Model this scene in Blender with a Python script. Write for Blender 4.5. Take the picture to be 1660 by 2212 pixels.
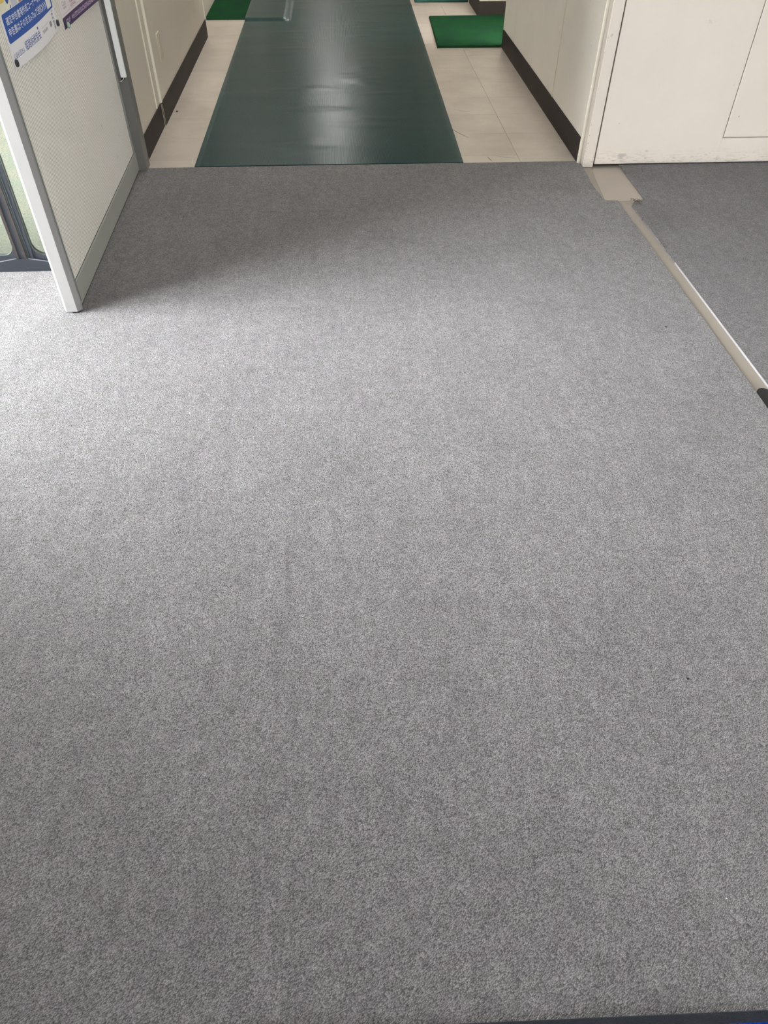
import bpy, bmesh, math, random
from mathutils import Vector, Matrix, noise

for o in list(bpy.data.objects):
    bpy.data.objects.remove(o, do_unlink=True)
SC = bpy.context.scene
COL = SC.collection

# ------------------------------------------------------------------ camera
cam_d = bpy.data.cameras.new('camera')
cam = bpy.data.objects.new('camera', cam_d)
COL.objects.link(cam)
cam_d.sensor_fit = 'VERTICAL'
cam_d.sensor_height = 36.0
cam_d.lens = 1563.685 / 2212.0 * 36.0
cam_d.clip_start = 0.02
_p, _y, _r = math.radians(45.22508748), math.radians(3.36361634), math.radians(0.30240595)
_f = Vector((math.sin(_y) * math.cos(_p), math.cos(_y) * math.cos(_p), -math.sin(_p)))
_rt = Vector((math.cos(_y), -math.sin(_y), 0))
_up = _rt.cross(_f)
_rt2 = _rt * math.cos(_r) + _up * math.sin(_r)
_up2 = _up * math.cos(_r) - _rt * math.sin(_r)
M = Matrix((_rt2, _up2, -_f)).transposed().to_4x4()
M.translation = Vector((0, 0, 1.25))
cam.matrix_world = M
SC.camera = cam

# ------------------------------------------------------------------ sky, exposure
SKY_STRENGTH = 62.0
world = bpy.data.worlds.new('overcast_sky')
SC.world = world
world.use_nodes = True
_bg = world.node_tree.nodes['Background']
_bg.inputs['Color'].default_value = (1.0, 0.983, 1.0, 1)
_bg.inputs['Strength'].default_value = SKY_STRENGTH
SC.view_settings.view_transform = 'Standard'
SC.view_settings.look = 'None'
SC.view_settings.gamma = 1.0
SC.view_settings.use_curve_mapping = False
SC.view_settings.exposure = 0.0
ROOM_FILL = 17.0
HALL_LAMP = 36.0


def portal(name, loc, direction, sx, sy):
    """light portal in a window opening: it emits nothing, it only guides the sampling of the sky"""
    d = bpy.data.lights.new(name, 'AREA')
    d.shape = 'RECTANGLE'
    d.size = sx
    d.size_y = sy
    d.cycles.is_portal = True
    o = bpy.data.objects.new(name, d)
    COL.objects.link(o)
    o.location = loc
    o.rotation_euler = Vector(direction).to_track_quat('-Z', 'Z').to_euler()
    return o


portal('daylight_portal', (-1.42, 2.60, 1.15), (0, -1, 0), 0.95, 2.2)
portal('daylight_portal', (-2.02, 1.87, 1.15), (1, 0, 0), 1.25, 2.2)
portal('daylight_portal', (1.55, -4.12, 1.35), (0, 1, 0), 1.3, 1.1)


# ------------------------------------------------------------------ material helpers
def lin(r, g=None, b=None):
    def c(v):
        v /= 255.0
        return v / 12.92 if v <= 0.04045 else ((v + 0.055) / 1.055) ** 2.4
    if g is None:
        g = b = r
    return (c(r), c(g), c(b), 1)


class NT:
    def __init__(s, name):
        s.m = bpy.data.materials.new(name)
        s.m.use_nodes = True
        s.t = s.m.node_tree
        s.t.nodes.clear()
        s.out = s.n('ShaderNodeOutputMaterial')
        s._pos = None

    def n(s, kind, **kw):
        nd = s.t.nodes.new(kind)
        for k, v in kw.items():
            if k.startswith('i_'):
                key = k[2:].replace('_', ' ')
                nd.inputs[key].default_value = v
            else:
                setattr(nd, k, v)
        return nd

    def l(s, a, b):
        s.t.links.new(a, b)

    def pos(s):
        if s._pos is None:
            s._pos = s.n('ShaderNodeNewGeometry').outputs['Position']
        return s._pos

    def mapped(s, scale=(1, 1, 1), loc=(0, 0, 0)):
        mp = s.n('ShaderNodeMapping')
        mp.inputs['Scale'].default_value = scale
        mp.inputs['Location'].default_value = loc
        s.l(s.pos(), mp.inputs['Vector'])
        return mp.outputs['Vector']

    def noise(s, scale, detail=2.0, rough=0.5, stretch=(1, 1, 1), loc=(0, 0, 0)):
        nd = s.n('ShaderNodeTexNoise')
        nd.inputs['Scale'].default_value = scale
        nd.inputs['Detail'].default_value = detail
        nd.inputs['Roughness'].default_value = rough
        s.l(s.mapped(stretch, loc), nd.inputs['Vector'])
        return nd.outputs['Fac']

    def rng(s, v, a, b, c, d):
        nd = s.n('ShaderNodeMapRange')
        nd.inputs['From Min'].default_value = a
        nd.inputs['From Max'].default_value = b
        nd.inputs['To Min'].default_value = c
        nd.inputs['To Max'].default_value = d
        s.l(v, nd.inputs['Value'])
        return nd.outputs['Result']

    def math(s, op, a, b):
        nd = s.n('ShaderNodeMath', operation=op)
        for i, v in enumerate((a, b)):
            if isinstance(v, (int, float)):
                nd.inputs[i].default_value = v
            else:
                s.l(v, nd.inputs[i])
        return nd.outputs[0]

    def mix(s, fac, a, b, blend='MIX'):
        nd = s.n('ShaderNodeMix', data_type='RGBA', blend_type=blend)
        for key, v in ((0, fac), (6, a), (7, b)):
            if isinstance(v, (int, float, tuple)):
                nd.inputs[key].default_value = v
            else:
                s.l(v, nd.inputs[key])
        return nd.outputs[2]

    def scale_col(s, col, fac):
        """colour * scalar"""
        nd = s.n('ShaderNodeVectorMath', operation='SCALE')
        if isinstance(col, tuple):
            nd.inputs[0].default_value = col[:3]
        else:
            s.l(col, nd.inputs[0])
        s.l(fac, nd.inputs['Scale'])
        return nd.outputs[0]

    def bsdf(s, color, rough=0.5, spec=0.5, metal=0.0, bump=None, bump_d=0.001, bump_s=1.0, sheen=0.0, coat=0.0):
        p = s.n('ShaderNodeBsdfPrincipled')
        if isinstance(color, tuple):
            p.inputs['Base Color'].default_value = color
        else:
            s.l(color, p.inputs['Base Color'])
        if isinstance(rough, (int, float)):
            p.inputs['Roughness'].default_value = rough
        else:
            s.l(rough, p.inputs['Roughness'])
        p.inputs['Specular IOR Level'].default_value = spec
        p.inputs['Metallic'].default_value = metal
        p.inputs['Sheen Weight'].default_value = sheen
        p.inputs['Coat Weight'].default_value = coat
        if bump is not None:
            b = s.n('ShaderNodeBump')
            b.inputs['Distance'].default_value = bump_d
            b.inputs['Strength'].default_value = bump_s
            s.l(bump, b.inputs['Height'])
            s.l(b.outputs[0], p.inputs['Normal'])
        s.l(p.outputs[0], s.out.inputs['Surface'])
        return p


def plain(name, color, rough=0.5, spec=0.5, metal=0.0, var=0.05, scale=6.0, grain=0.0, gscale=300.0, coat=0.0):
    t = NT(name)
    v = t.rng(t.noise(scale, 4, 0.6), 0.25, 0.75, 1 - var, 1 + var)
    c = t.scale_col(color, v)
    bump = t.noise(gscale, 2, 0.5) if grain else None
    t.bsdf(c, rough, spec, metal, bump, grain if grain else 0.001, 1.0, coat=coat)
    return t.m


def make_carpet(name, tone=1.0):
    t = NT(name)
    vor = t.n('ShaderNodeTexVoronoi', voronoi_dimensions='2D', feature='F1')
    vor.inputs['Scale'].default_value = 540.0
    vor.inputs['Randomness'].default_value = 0.9
    # loops are slightly oval and lie at an angle
    mp = t.n('ShaderNodeMapping', vector_type='TEXTURE')
    mp.inputs['Rotation'].default_value = (0, 0, math.radians(36))
    mp.inputs['Scale'].default_value = (1.65, 0.78, 1)
    t.l(t.pos(), mp.inputs['Vector'])
    t.l(mp.outputs[0], vor.inputs['Vector'])
    sep = t.n('ShaderNodeSeparateColor')
    t.l(vor.outputs['Color'], sep.inputs[0])
    yarn = t.rng(sep.outputs[0], 0, 1, 0.58 * tone, 1.42 * tone)
    hollow = t.rng(vor.outputs['Distance'], 0.12, 0.80, 1.16, 0.44)
    fleck = t.rng(t.noise(150, 3, 0.65), 0.30, 0.70, 0.80, 1.20)
    mott = t.rng(t.noise(34, 4, 0.62, (1.15, 0.75, 1)), 0.30, 0.70, 0.86, 1.14)
    dark = t.rng(t.noise(95, 3, 0.7, loc=(5, 2, 0)), 0.56, 0.70, 1.0, 0.66)
    patch = t.rng(t.noise(4.0, 3, 0.55), 0.30, 0.70, 0.94, 1.06)
    streak = t.rng(t.noise(14, 2, 0.5, (1.6, 0.22, 1)), 0.30, 0.70, 0.95, 1.05)
    f = t.math('MULTIPLY', yarn, hollow)
    f = t.math('MULTIPLY', f, fleck)
    f = t.math('MULTIPLY', f, dark)
    f = t.math('MULTIPLY', f, mott)
    f = t.math('MULTIPLY', f, patch)
    f = t.math('MULTIPLY', f, streak)
    for (cx, cy, sx_, sy_, rot, amt) in ((-0.152, 1.06, 0.010, 0.13, 3, 0.22), (-0.163, 0.90, 0.020, 0.05, 0, 0.16), (-0.125, 0.69, 0.008, 0.06, -8, 0.22), (-0.120, 0.62, 0.010, 0.03, -30, 0.16),
                                         (0.262, 2.70, 0.016, 0.085, 55, 0.20), (0.12, 2.74, 0.10, 0.03, 0, 0.13), (0.05, 2.66, 0.05, 0.02, 10, 0.13), (0.447, 0.468, 0.006, 0.009, 20, 0.40),
                                         (0.95, 3.20, 0.16, 0.10, 15, 0.13), (-0.505, 2.727, 0.05, 0.006, 0, 0.20), (-0.308, 3.006, 0.05, 0.005, 0, 0.25), (0.66, 1.978, 0.09, 0.004, 0, 0.22), (0.36, 1.474, 0.10, 0.004, 0, 0.16),
                                         (1.30, 2.90, 0.10, 0.20, 10, 0.10), (-0.62, 1.25, 0.03, 0.05, 30, 0.12), (-0.30, 0.62, 0.03, 0.02, 0, 0.14)):
        mq = t.n('ShaderNodeMapping', vector_type='TEXTURE')
        mq.inputs['Location'].default_value = (cx, cy, 0)
        mq.inputs['Rotation'].default_value = (0, 0, math.radians(rot))
        mq.inputs['Scale'].default_value = (sx_, sy_, 1)
        t.l(t.pos(), mq.inputs['Vector'])
        ln = t.n('ShaderNodeVectorMath', operation='LENGTH')
        t.l(mq.outputs[0], ln.inputs[0])
        f = t.math('MULTIPLY', f, t.rng(t.math('ADD', ln.outputs['Value'], t.rng(t.noise(70, 2, 0.6), 0.3, 0.7, -0.35, 0.35)), 0.2, 1.1, 1 - amt, 1.0))
    oi = t.n('ShaderNodeObjectInfo')
    f = t.math('MULTIPLY', f, t.rng(oi.outputs['Random'], 0, 1, 0.985, 1.015))
    tint = t.mix(t.rng(t.noise(22, 2, 0.5, loc=(7, 3, 1)), 0.35, 0.65, 0, 1), (0.245, 0.232, 0.247, 1), (0.240, 0.236, 0.241, 1))
    col = t.scale_col(tint, f)
    height = t.math('ADD', t.rng(vor.outputs['Distance'], 0, 1, 1, 0), t.rng(t.noise(260, 2, 0.5), 0, 1, 0, 0.6))
    t.bsdf(col, 0.95, 0.15, 0, height, 0.0016, 0.9, sheen=0.12)
    return t.m


MAT = {}
MAT['carpet'] = make_carpet('grey_loop_carpet')
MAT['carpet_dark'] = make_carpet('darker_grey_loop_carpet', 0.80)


def make_vinyl(name, base):
    t = NT(name)
    oi = t.n('ShaderNodeObjectInfo')
    v = t.rng(oi.outputs['Random'], 0, 1, 0.95, 1.05)
    v = t.math('MULTIPLY', v, t.rng(t.noise(9, 5, 0.6), 0.3, 0.7, 0.93, 1.05))
    v = t.math('MULTIPLY', v, t.rng(t.noise(70, 3, 0.6, (1, 0.35, 1)), 0.3, 0.7, 0.985, 1.015))
    dirt = t.rng(t.noise(2.6, 2, 0.5, loc=(3, 1, 0)), 0.45, 0.75, 0, 0.30)
    c = t.mix(dirt, base, lin(128, 119, 108))
    c = t.scale_col(c, v)
    t.bsdf(c, 0.28, 0.45, 0)
    return t.m


MAT['vinyl'] = make_vinyl('beige_vinyl_tile', lin(198, 189, 178))
MAT['patch'] = plain('levelled_floor_patch', lin(160, 151, 141), 0.35, 0.45, var=0.04, scale=9)
MAT['screed'] = plain('bare_floor_screed', lin(146, 138, 130), 0.38, 0.45, var=0.06, scale=5)


def make_rubber(name):
    t = NT(name)
    v = t.rng(t.noise(5, 4, 0.6), 0.3, 0.7, 0.90, 1.10)
    c = t.mix(t.rng(t.noise(3.2, 4, 0.6, loc=(2, 5, 0)), 0.45, 0.75, 0, 0.5), lin(17, 58, 59), lin(28, 60, 60))
    c = t.scale_col(c, v)
    t.bsdf(c, 0.28, 0.15, 0)
    return t.m


MAT['rubber'] = make_rubber('green_ribbed_rubber')


def make_turf(name, a, b):
    t = NT(name)
    f = t.rng(t.noise(420, 2, 0.6), 0.3, 0.7, 0.60, 1.35)
    m = t.rng(t.noise(6, 3, 0.5), 0.35, 0.65, 0, 1)
    c = t.scale_col(t.mix(m, a, b), f)
    t.bsdf(c, 1.0, 0.03, 0, t.noise(350, 2, 0.5), 0.003, 0.8)
    return t.m


MAT['turf'] = make_turf('green_turf_pile', lin(27, 72, 38), lin(30, 64, 45))
MAT['turf_edge'] = plain('dark_green_mat_edge', lin(34, 58, 40), 0.8, 0.2)
MAT['teal'] = make_turf('teal_turf_pile', lin(52, 108, 94), lin(46, 98, 88))
MAT['blue_pile'] = make_turf('blue_mat_pile', lin(20, 50, 130), lin(18, 44, 116))
MAT['navy_rubber'] = plain('navy_rubber_border', lin(44, 48, 58), 0.7, 0.3, grain=0.001, gscale=700)
MAT['baseboard'] = plain('dark_brown_vinyl_baseboard', lin(48, 42, 40), 0.6, 0.18, var=0.08)


def make_wall(name, base, stain=0.12, rough=0.45, scuff_low=False):
    t = NT(name)
    v = t.rng(t.noise(2.2, 5, 0.6), 0.3, 0.7, 0.96, 1.03)
    d = t.rng(t.noise(3.3, 6, 0.68, loc=(4, 4, 4)), 0.56, 0.78, 0, stain)
    spots = t.rng(t.noise(26, 2, 0.5, loc=(1, 9, 2)), 0.735, 0.78, 0, 0.14)
    c = t.mix(d, base, lin(150, 142, 128))
    c = t.mix(spots, c, lin(140, 133, 122))
    if scuff_low:
        sx = t.n('ShaderNodeSeparateXYZ')
        t.l(t.pos(), sx.inputs[0])
        z = sx.outputs[2]
        low = t.rng(z, 0.0, 0.075, 1, 0)
        scr = t.rng(t.noise(30, 5, 0.7, (1, 1, 5.0), loc=(2, 0, 1)), 0.52, 0.66, 0, 1)
        c = t.mix(t.math('MULTIPLY', t.math('MULTIPLY', low, scr), 0.75), c, lin(150, 142, 134))
        for (cx, cz, a, b, amt) in ((1.292, 0.040, 0.026, 0.016, 0.55), (1.405, 0.060, 0.010, 0.006, 0.45), (1.250, 0.178, 0.004, 0.004, 0.5), (1.790, 0.20, 0.004, 0.004, 0.6), (1.136, 0.52, 0.006, 0.008, 0.5)):
            mq = t.n('ShaderNodeMapping', vector_type='TEXTURE')
            mq.inputs['Location'].default_value = (cx, 3.452, cz)
            mq.inputs['Scale'].default_value = (a, 1, b)
            t.l(t.pos(), mq.inputs['Vector'])
            ln = t.n('ShaderNodeVectorMath', operation='LENGTH')
            t.l(mq.outputs[0], ln.inputs[0])
            c = t.mix(t.rng(t.math('ADD', ln.outputs['Value'], t.rng(t.noise(60, 3, 0.6), 0.3, 0.7, -0.5, 0.5)), 0.4, 1.0, amt, 0), c, lin(150, 145, 140))
        kick = t.rng(z, 0.008, 0.03, 0.30, 0)
        c = t.mix(t.math('MULTIPLY', kick, t.rng(t.noise(9, 4, 0.6), 0.3, 0.7, 0.3, 1)), c, lin(150, 143, 138))
    c = t.scale_col(c, v)
    t.bsdf(c, rough, 0.4, 0, t.noise(120, 3, 0.6), 0.0004, 0.6)
    return t.m


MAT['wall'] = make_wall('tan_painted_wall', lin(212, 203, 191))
MAT['wall_pale'] = make_wall('cream_painted_wall', lin(238, 234, 226))  # right wall: paint lightened to carry the stronger light there
MAT['door_paint'] = make_wall('cream_painted_steel', lin(226, 217, 208), 0.05, 0.4, True)
MAT['jamb_paint'] = make_wall('chipped_cream_paint', lin(226, 217, 208), 0.10, 0.4, True)
MAT['bead'] = plain('pale_joint_bead', lin(236, 230, 215), 0.4)
MAT['ceiling'] = plain('white_ceiling', lin(235, 234, 228), 0.9, 0.1, var=0.02)
MAT['room_wall'] = plain('white_room_wall', lin(228, 225, 216), 0.8, 0.2, var=0.02)
MAT['dark_steel'] = plain('dark_grey_steel', lin(112, 111, 108), 0.45, 0.4, var=0.05)
MAT['rail'] = plain('grey_painted_rail', lin(166, 168, 163), 0.42, 0.45, var=0.04)
MAT['rail_dark'] = plain('grey_painted_groove', lin(120, 122, 120), 0.5, 0.4)
MAT['post'] = plain('pale_grey_post', lin(144, 142, 142), 0.38, 0.45, var=0.02, scale=14)
MAT['post_side'] = plain('mid_grey_post_side', lin(136, 140, 142), 0.38, 0.45, var=0.02, scale=14)
MAT['ribbed'] = plain('pale_grey_ribbed_cloth', lin(244, 240, 235), 0.75, 0.2, var=0.02, scale=5, grain=0.0004, gscale=900)
MAT['groove'] = plain('grey_rib_groove', lin(150, 145, 140), 0.9, 0.1)
MAT['black'] = plain('black_plastic', lin(28, 28, 30), 0.5, 0.3)
MAT['gasket'] = plain('dark_gasket', lin(40, 42, 40), 0.7, 0.2)
MAT['white_pvc'] = plain('white_plastic', lin(240, 241, 243), 0.4, 0.4, var=0.01)
MAT['navy_frame'] = plain('dark_navy_frame', lin(39, 43, 51), 0.45, 0.4)
MAT['brown_seal'] = plain('brown_weather_seal', lin(46, 42, 42), 0.6, 0.3)
MAT['seal'] = plain('black_pane_seal', lin(46, 52, 54), 0.6, 0.3)
MAT['ridge'] = plain('worn_metal_edge', lin(130, 128, 138), 0.4, 0.5, 0.3)
MAT['plate'] = plain('cream_wall_plate', lin(205, 196, 176), 0.4)
MAT['paper'] = plain('white_paper', lin(240, 239, 243), 0.6, 0.25, var=0.01)
MAT['paper_pink'] = plain('pale_pink_paper', lin(236, 228, 232), 0.6, 0.25, var=0.01)
MAT['ink_blue'] = plain('blue_ink', lin(52, 92, 172), 0.5, 0.25, var=0.02)
MAT['ink_navy'] = plain('navy_ink', lin(62, 84, 162), 0.5, 0.25, var=0.02)
MAT['ink_white'] = plain('white_ink', lin(240, 242, 250), 0.55, 0.2, var=0.0)
MAT['ink_grey'] = plain('grey_ink', lin(158, 157, 160), 0.55, 0.2)
MAT['ink_dark'] = plain('dark_ink', lin(78, 80, 88), 0.55, 0.2)
MAT['ink_cream'] = plain('cream_ink', lin(236, 232, 214), 0.55, 0.2)
MAT['ink_yellow'] = plain('yellow_ink', lin(226, 196, 110), 0.55, 0.2)
MAT['ink_lilac'] = plain('lilac_ink', lin(204, 206, 222), 0.55, 0.2)
MAT['ink_red'] = plain('dusty_red_ink', lin(186, 126, 128), 0.55, 0.2)
MAT['ink_purple'] = plain('purple_ink', lin(76, 58, 98), 0.5, 0.25)
MAT['ink_mauve'] = plain('pale_mauve_ink', lin(196, 176, 208), 0.55, 0.2)
MAT['ink_rose'] = plain('rose_ink', lin(176, 140, 152), 0.55, 0.2)
MAT['magnet_black'] = plain('black_magnet', lin(52, 56, 62), 0.35, 0.4)
MAT['magnet_green'] = plain('pale_green_magnet', lin(150, 172, 158), 0.2, 0.5, coat=0.5)
MAT['metal_edge'] = plain('bright_metal_edge', lin(150, 148, 150), 0.5, 0.4)
MAT['chip'] = plain('bare_paint_chip', lin(120, 113, 106), 0.7, 0.2)
MAT['scuff'] = plain('dark_scuff', lin(70, 66, 64), 0.7, 0.2)
MAT['lint'] = plain('white_lint', lin(235, 235, 235), 0.9, 0.1)
MAT['fibre'] = plain('frayed_carpet_fibre', lin(96, 92, 86), 0.9, 0.1)


def make_ground(name):
    t = NT(name)
    f = t.rng(t.noise(120, 3, 0.8), 0.32, 0.68, 0.45, 1.55)
    m = t.rng(t.noise(7, 4, 0.6), 0.35, 0.65, 0, 1)
    c = t.scale_col(t.mix(m, lin(106, 111, 105), lin(117, 116, 108)), f)
    t.bsdf(c, 0.9, 0.2, 0, t.noise(150, 2, 0.6), 0.003, 0.6)
    return t.m


MAT['ground'] = make_ground('pale_aggregate_paving')


def make_glass(name, tint, ior=None):
    t = NT(name)
    tr = t.n('ShaderNodeBsdfTransparent')
    tr.inputs[0].default_value = tint
    gl = t.n('ShaderNodeBsdfGlossy')
    gl.inputs['Roughness'].default_value = 0.03
    mx = t.n('ShaderNodeMixShader')
    mx.inputs[0].default_value = 0.04
    if ior:
        fr = t.n('ShaderNodeFresnel')
        fr.inputs[0].default_value = ior
        t.l(fr.outputs[0], mx.inputs[0])
    t.l(tr.outputs[0], mx.inputs[1])
    t.l(gl.outputs[0], mx.inputs[2])
    t.l(mx.outputs[0], t.out.inputs['Surface'])
    return t.m


MAT['glass'] = make_glass('greenish_glass', (0.53, 0.555, 0.53, 1))
MAT['glass_clear'] = make_glass('clear_glass', (0.95, 0.97, 0.96, 1), 1.45)


def make_emit(name, color, strength):
    t = NT(name)
    e = t.n('ShaderNodeEmission')
    e.inputs[0].default_value = color
    e.inputs[1].default_value = strength
    t.l(e.outputs[0], t.out.inputs['Surface'])
    return t.m


MAT['room_tube'] = make_emit('room_lamp_diffuser', (1.0, 0.96, 0.92, 1), ROOM_FILL)
MAT['hall_tube_far'] = make_emit('far_hall_lamp_diffuser', (1.0, 0.97, 0.94, 1), HALL_LAMP * 1.7)
MAT['hall_tube'] = make_emit('hall_lamp_diffuser', (1.0, 0.955, 0.91, 1), HALL_LAMP)


# ------------------------------------------------------------------ mesh helpers
def add_box(bm, x0, x1, y0, y1, z0, z1, bevel=0.0, seg=1):
    vs = [bm.verts.new(p) for p in ((x0, y0, z0), (x1, y0, z0), (x1, y1, z0), (x0, y1, z0),
                                    (x0, y0, z1), (x1, y0, z1), (x1, y1, z1), (x0, y1, z1))]
    fs = [bm.faces.new([vs[i] for i in q]) for q in ((0, 3, 2, 1), (4, 5, 6, 7), (0, 1, 5, 4), (1, 2, 6, 5), (2, 3, 7, 6), (3, 0, 4, 7))]
    if bevel:
        es = set()
        for f in fs:
            es.update(f.edges)
        bmesh.ops.bevel(bm, geom=list(es), offset=bevel, segments=seg, affect='EDGES', profile=0.5)


def add_prism(bm, poly, h0, h1, axis='z', bevel=0.0):
    """extrude a 2-D polygon; axis z: poly=(x,y); axis y: poly=(x,z); axis x: poly=(y,z)"""
    def P(p, h):
        if axis == 'z':
            return (p[0], p[1], h)
        if axis == 'y':
            return (p[0], h, p[1])
        return (h, p[0], p[1])
    a = [bm.verts.new(P(p, h0)) for p in poly]
    b = [bm.verts.new(P(p, h1)) for p in poly]
    n = len(poly)
    fs = [bm.faces.new(a[::-1]), bm.faces.new(b)]
    for i in range(n):
        fs.append(bm.faces.new((a[i], a[(i + 1) % n], b[(i + 1) % n], b[i])))
    bmesh.ops.recalc_face_normals(bm, faces=fs)
    if bevel:
        es = set()
        for f in (fs[1],):
            es.update(f.edges)
        bmesh.ops.bevel(bm, geom=list(es), offset=bevel, segments=1, affect='EDGES')
    return fs


def add_tube(bm, pts, r, seg=6):
    rings = []
    for i, p in enumerate(pts):
        p = Vector(p)
        d = (Vector(pts[min(i + 1, len(pts) - 1)]) - Vector(pts[max(i - 1, 0)])).normalized()
        a = d.orthogonal().normalized()
        b = d.cross(a)
        rings.append([bm.verts.new(p + (a * math.cos(k * 2 * math.pi / seg) + b * math.sin(k * 2 * math.pi / seg)) * r) for k in range(seg)])
    for i in range(len(rings) - 1):
        for k in range(seg):
            bm.faces.new((rings[i][k], rings[i][(k + 1) % seg], rings[i + 1][(k + 1) % seg], rings[i + 1][k]))
    bm.faces.new(rings[0][::-1])
    bm.faces.new(rings[-1])


def rounded_rect(x0, x1, y0, y1, r, n=6, corners=(1, 1, 1, 1)):
    """corners: bl, br, tr, tl"""
    out = []
    for (cx, cy, a0, on, px, py) in ((x0 + r, y0 + r, 180, corners[0], x0, y0), (x1 - r, y0 + r, 270, corners[1], x1, y0),
                                     (x1 - r, y1 - r, 0, corners[2], x1, y1), (x0 + r, y1 - r, 90, corners[3], x0, y1)):
        if on:
            for k in range(n + 1):
                t = math.radians(a0 + 90.0 * k / n)
                out.append((cx + r * math.cos(t), cy + r * math.sin(t)))
        else:
            out.append((px, py))
    return out


def obj(name, bm, mat, parent=None, smooth=False):
    me = bpy.data.meshes.new(name)
    bm.to_mesh(me)
    bm.free()
    me.materials.append(MAT[mat])
    if smooth:
        for p in me.polygons:
            p.use_smooth = True
    o = bpy.data.objects.new(name, me)
    COL.objects.link(o)
    if parent is not None:
        o.parent = parent
    return o


def copy_obj(src, name, parent=None):
    o = src.copy()
    o.name = name
    COL.objects.link(o)
    o.parent = parent
    return o


def boxo(name, mat, x0, x1, y0, y1, z0, z1, parent=None, bevel=0.0):
    bm = bmesh.new()
    add_box(bm, x0, x1, y0, y1, z0, z1, bevel)
    return obj(name, bm, mat, parent)


def prismo(name, mat, poly, h0, h1, axis='z', parent=None, bevel=0.0):
    bm = bmesh.new()
    add_prism(bm, poly, h0, h1, axis, bevel)
    return obj(name, bm, mat, parent)


def empty(name, loc=(0, 0, 0), rz=0.0):
    o = bpy.data.objects.new(name, None)
    COL.objects.link(o)
    o.location = loc
    o.rotation_euler = (0, 0, rz)
    o.empty_display_size = 0.1
    return o


def tag(o, label, cat, group=None, kind=None):
    o['label'] = label
    o['category'] = cat
    if group:
        o['group'] = group
    if kind:
        o['kind'] = kind
    return o


random.seed(4)

# ================================================================== THE SETTING
# ---- ground outside
tag(boxo('ground', 'ground', -14, 12, -14, 18, -0.30, -0.05), 'pale speckled paving outside behind the dark-framed glass', 'ground', kind='structure')

tag(boxo('canopy', 'room_wall', -7.5, -1.0, 2.585, 10.5, 2.45, 2.60), 'white entrance canopy outside above the glass doors', 'canopy', kind='structure')  # added out of view to hold back high sky from the front glass
tag(boxo('wall_neighbour', 'baseboard', -3.0, 3.0, 16.0, 16.3, -0.05, 5.0), 'plain wall of the neighbouring building beyond the corridor window', 'wall', kind='structure')  # unseen obstacle added to darken what the end window shows

# ---- floor slab with carpet tiles and vinyl tiles
bm = bmesh.new()
add_box(bm, -1.9, 4.2, -4.0, 2.545, -0.046, -0.0065)
add_box(bm, -0.985, 4.2, 2.545, 3.6, -0.046, -0.0065)
add_box(bm, -1.0, 1.6, 3.6, 14.0, -0.046, -0.0065)
floor = obj('floor', bm, 'screed')
tag(floor, 'floor with grey carpet tiles in front and beige vinyl tiles in the corridor', 'floor', kind='structure')

ROWS = [3.513, 3.003, 2.491, 1.975, 1.470, 0.965, 0.460, -0.045]
COLS = [1.170, 0.660, 0.152, -0.356, -0.864, -1.372]
G = 0.00003


def carpet_tile(poly, mat='carpet'):
    return prismo('carpet_tile', mat, poly, -0.0064, 0.0, 'z', floor, 0.0003)


def jag(p0, p1, n, amp):
    """points along an edge with small irregular wander (end points kept)"""
    out = []
    for i in range(n):
        t = i / n
        w = 0 if i == 0 else random.uniform(-amp, amp)
        dx, dy = p1[0] - p0[0], p1[1] - p0[1]
        L = math.hypot(dx, dy)
        out.append((p0[0] + dx * t - dy / L * w, p0[1] + dy * t + dx / L * w))
    return out


def sx_left(y):   # left rim of the slot, following the slot's slight drift
    return 1.170 + (3.053 - y) * 0.0118


def sx_right(y):
    return 1.2165 + (3.017 - y) * 0.0146


proto = {}
for i in range(len(ROWS) - 1):
    y1, y0 = ROWS[i] - G, ROWS[i + 1] + G
    for j in range(len(COLS)):
        xr = COLS[j] - G
        xl = (COLS[j + 1] if j + 1 < len(COLS) else COLS[j] - 0.508) + G
        if j == 0:
            if i == 0:
                # the corner tile: cut round the bare patch in front of the jamb
                poly = [(xl, y0)] + jag((sx_left(y0) - G, y0), (sx_left(3.05), 3.05), 3, 0.0008)
                poly += [(sx_left(3.05), 3.054), (1.128, 3.055), (1.116, 3.060)] + jag((1.112, 3.070), (1.106, 3.25), 9, 0.0016)
                poly += jag((1.106, 3.25), (1.1165, 3.445), 8, 0.0016) + [(1.1165, 3.445), (1.104, 3.500), (1.100, y1), (xl, y1)]
            else:
                poly = [(xl, y0)] + jag((sx_left(y0), y0), (sx_left(y1), y1), 24, 0.0011) + [(sx_left(y1), y1), (xl, y1)]
            carpet_tile(poly)
        else:
            w, h = xr - xl, y1 - y0
            if i == 0 and j in (4, 5):
                if j == 5:
                    continue
                xr0 = xr
                poly = [(-0.935, y0), (xr0, y0), (xr0, y1), (-0.935, y1)]
                carpet_tile(poly)
                continue
            if i == 1 and j == 5:
                continue
            if i == 1 and j == 4:
                carpet_tile([(-0.941, y0), (xr, y0), (xr, y1), (-0.941, y1)])
                carpet_tile([(-1.88, y0), (-0.9412, y0), (-0.9412, 2.540), (-1.88, 2.540)])
                continue
            key = (round(w, 4), round(h, 4))
            if key not in proto:
                o = carpet_tile([(-w / 2, -h / 2), (w / 2, -h / 2), (w / 2, h / 2), (-w / 2, h / 2)])
                proto[key] = o
            else:
                o = copy_obj(proto[key], 'carpet_tile', floor)
            o.location = ((xl + xr) / 2, (y0 + y1) / 2, 0)
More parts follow.
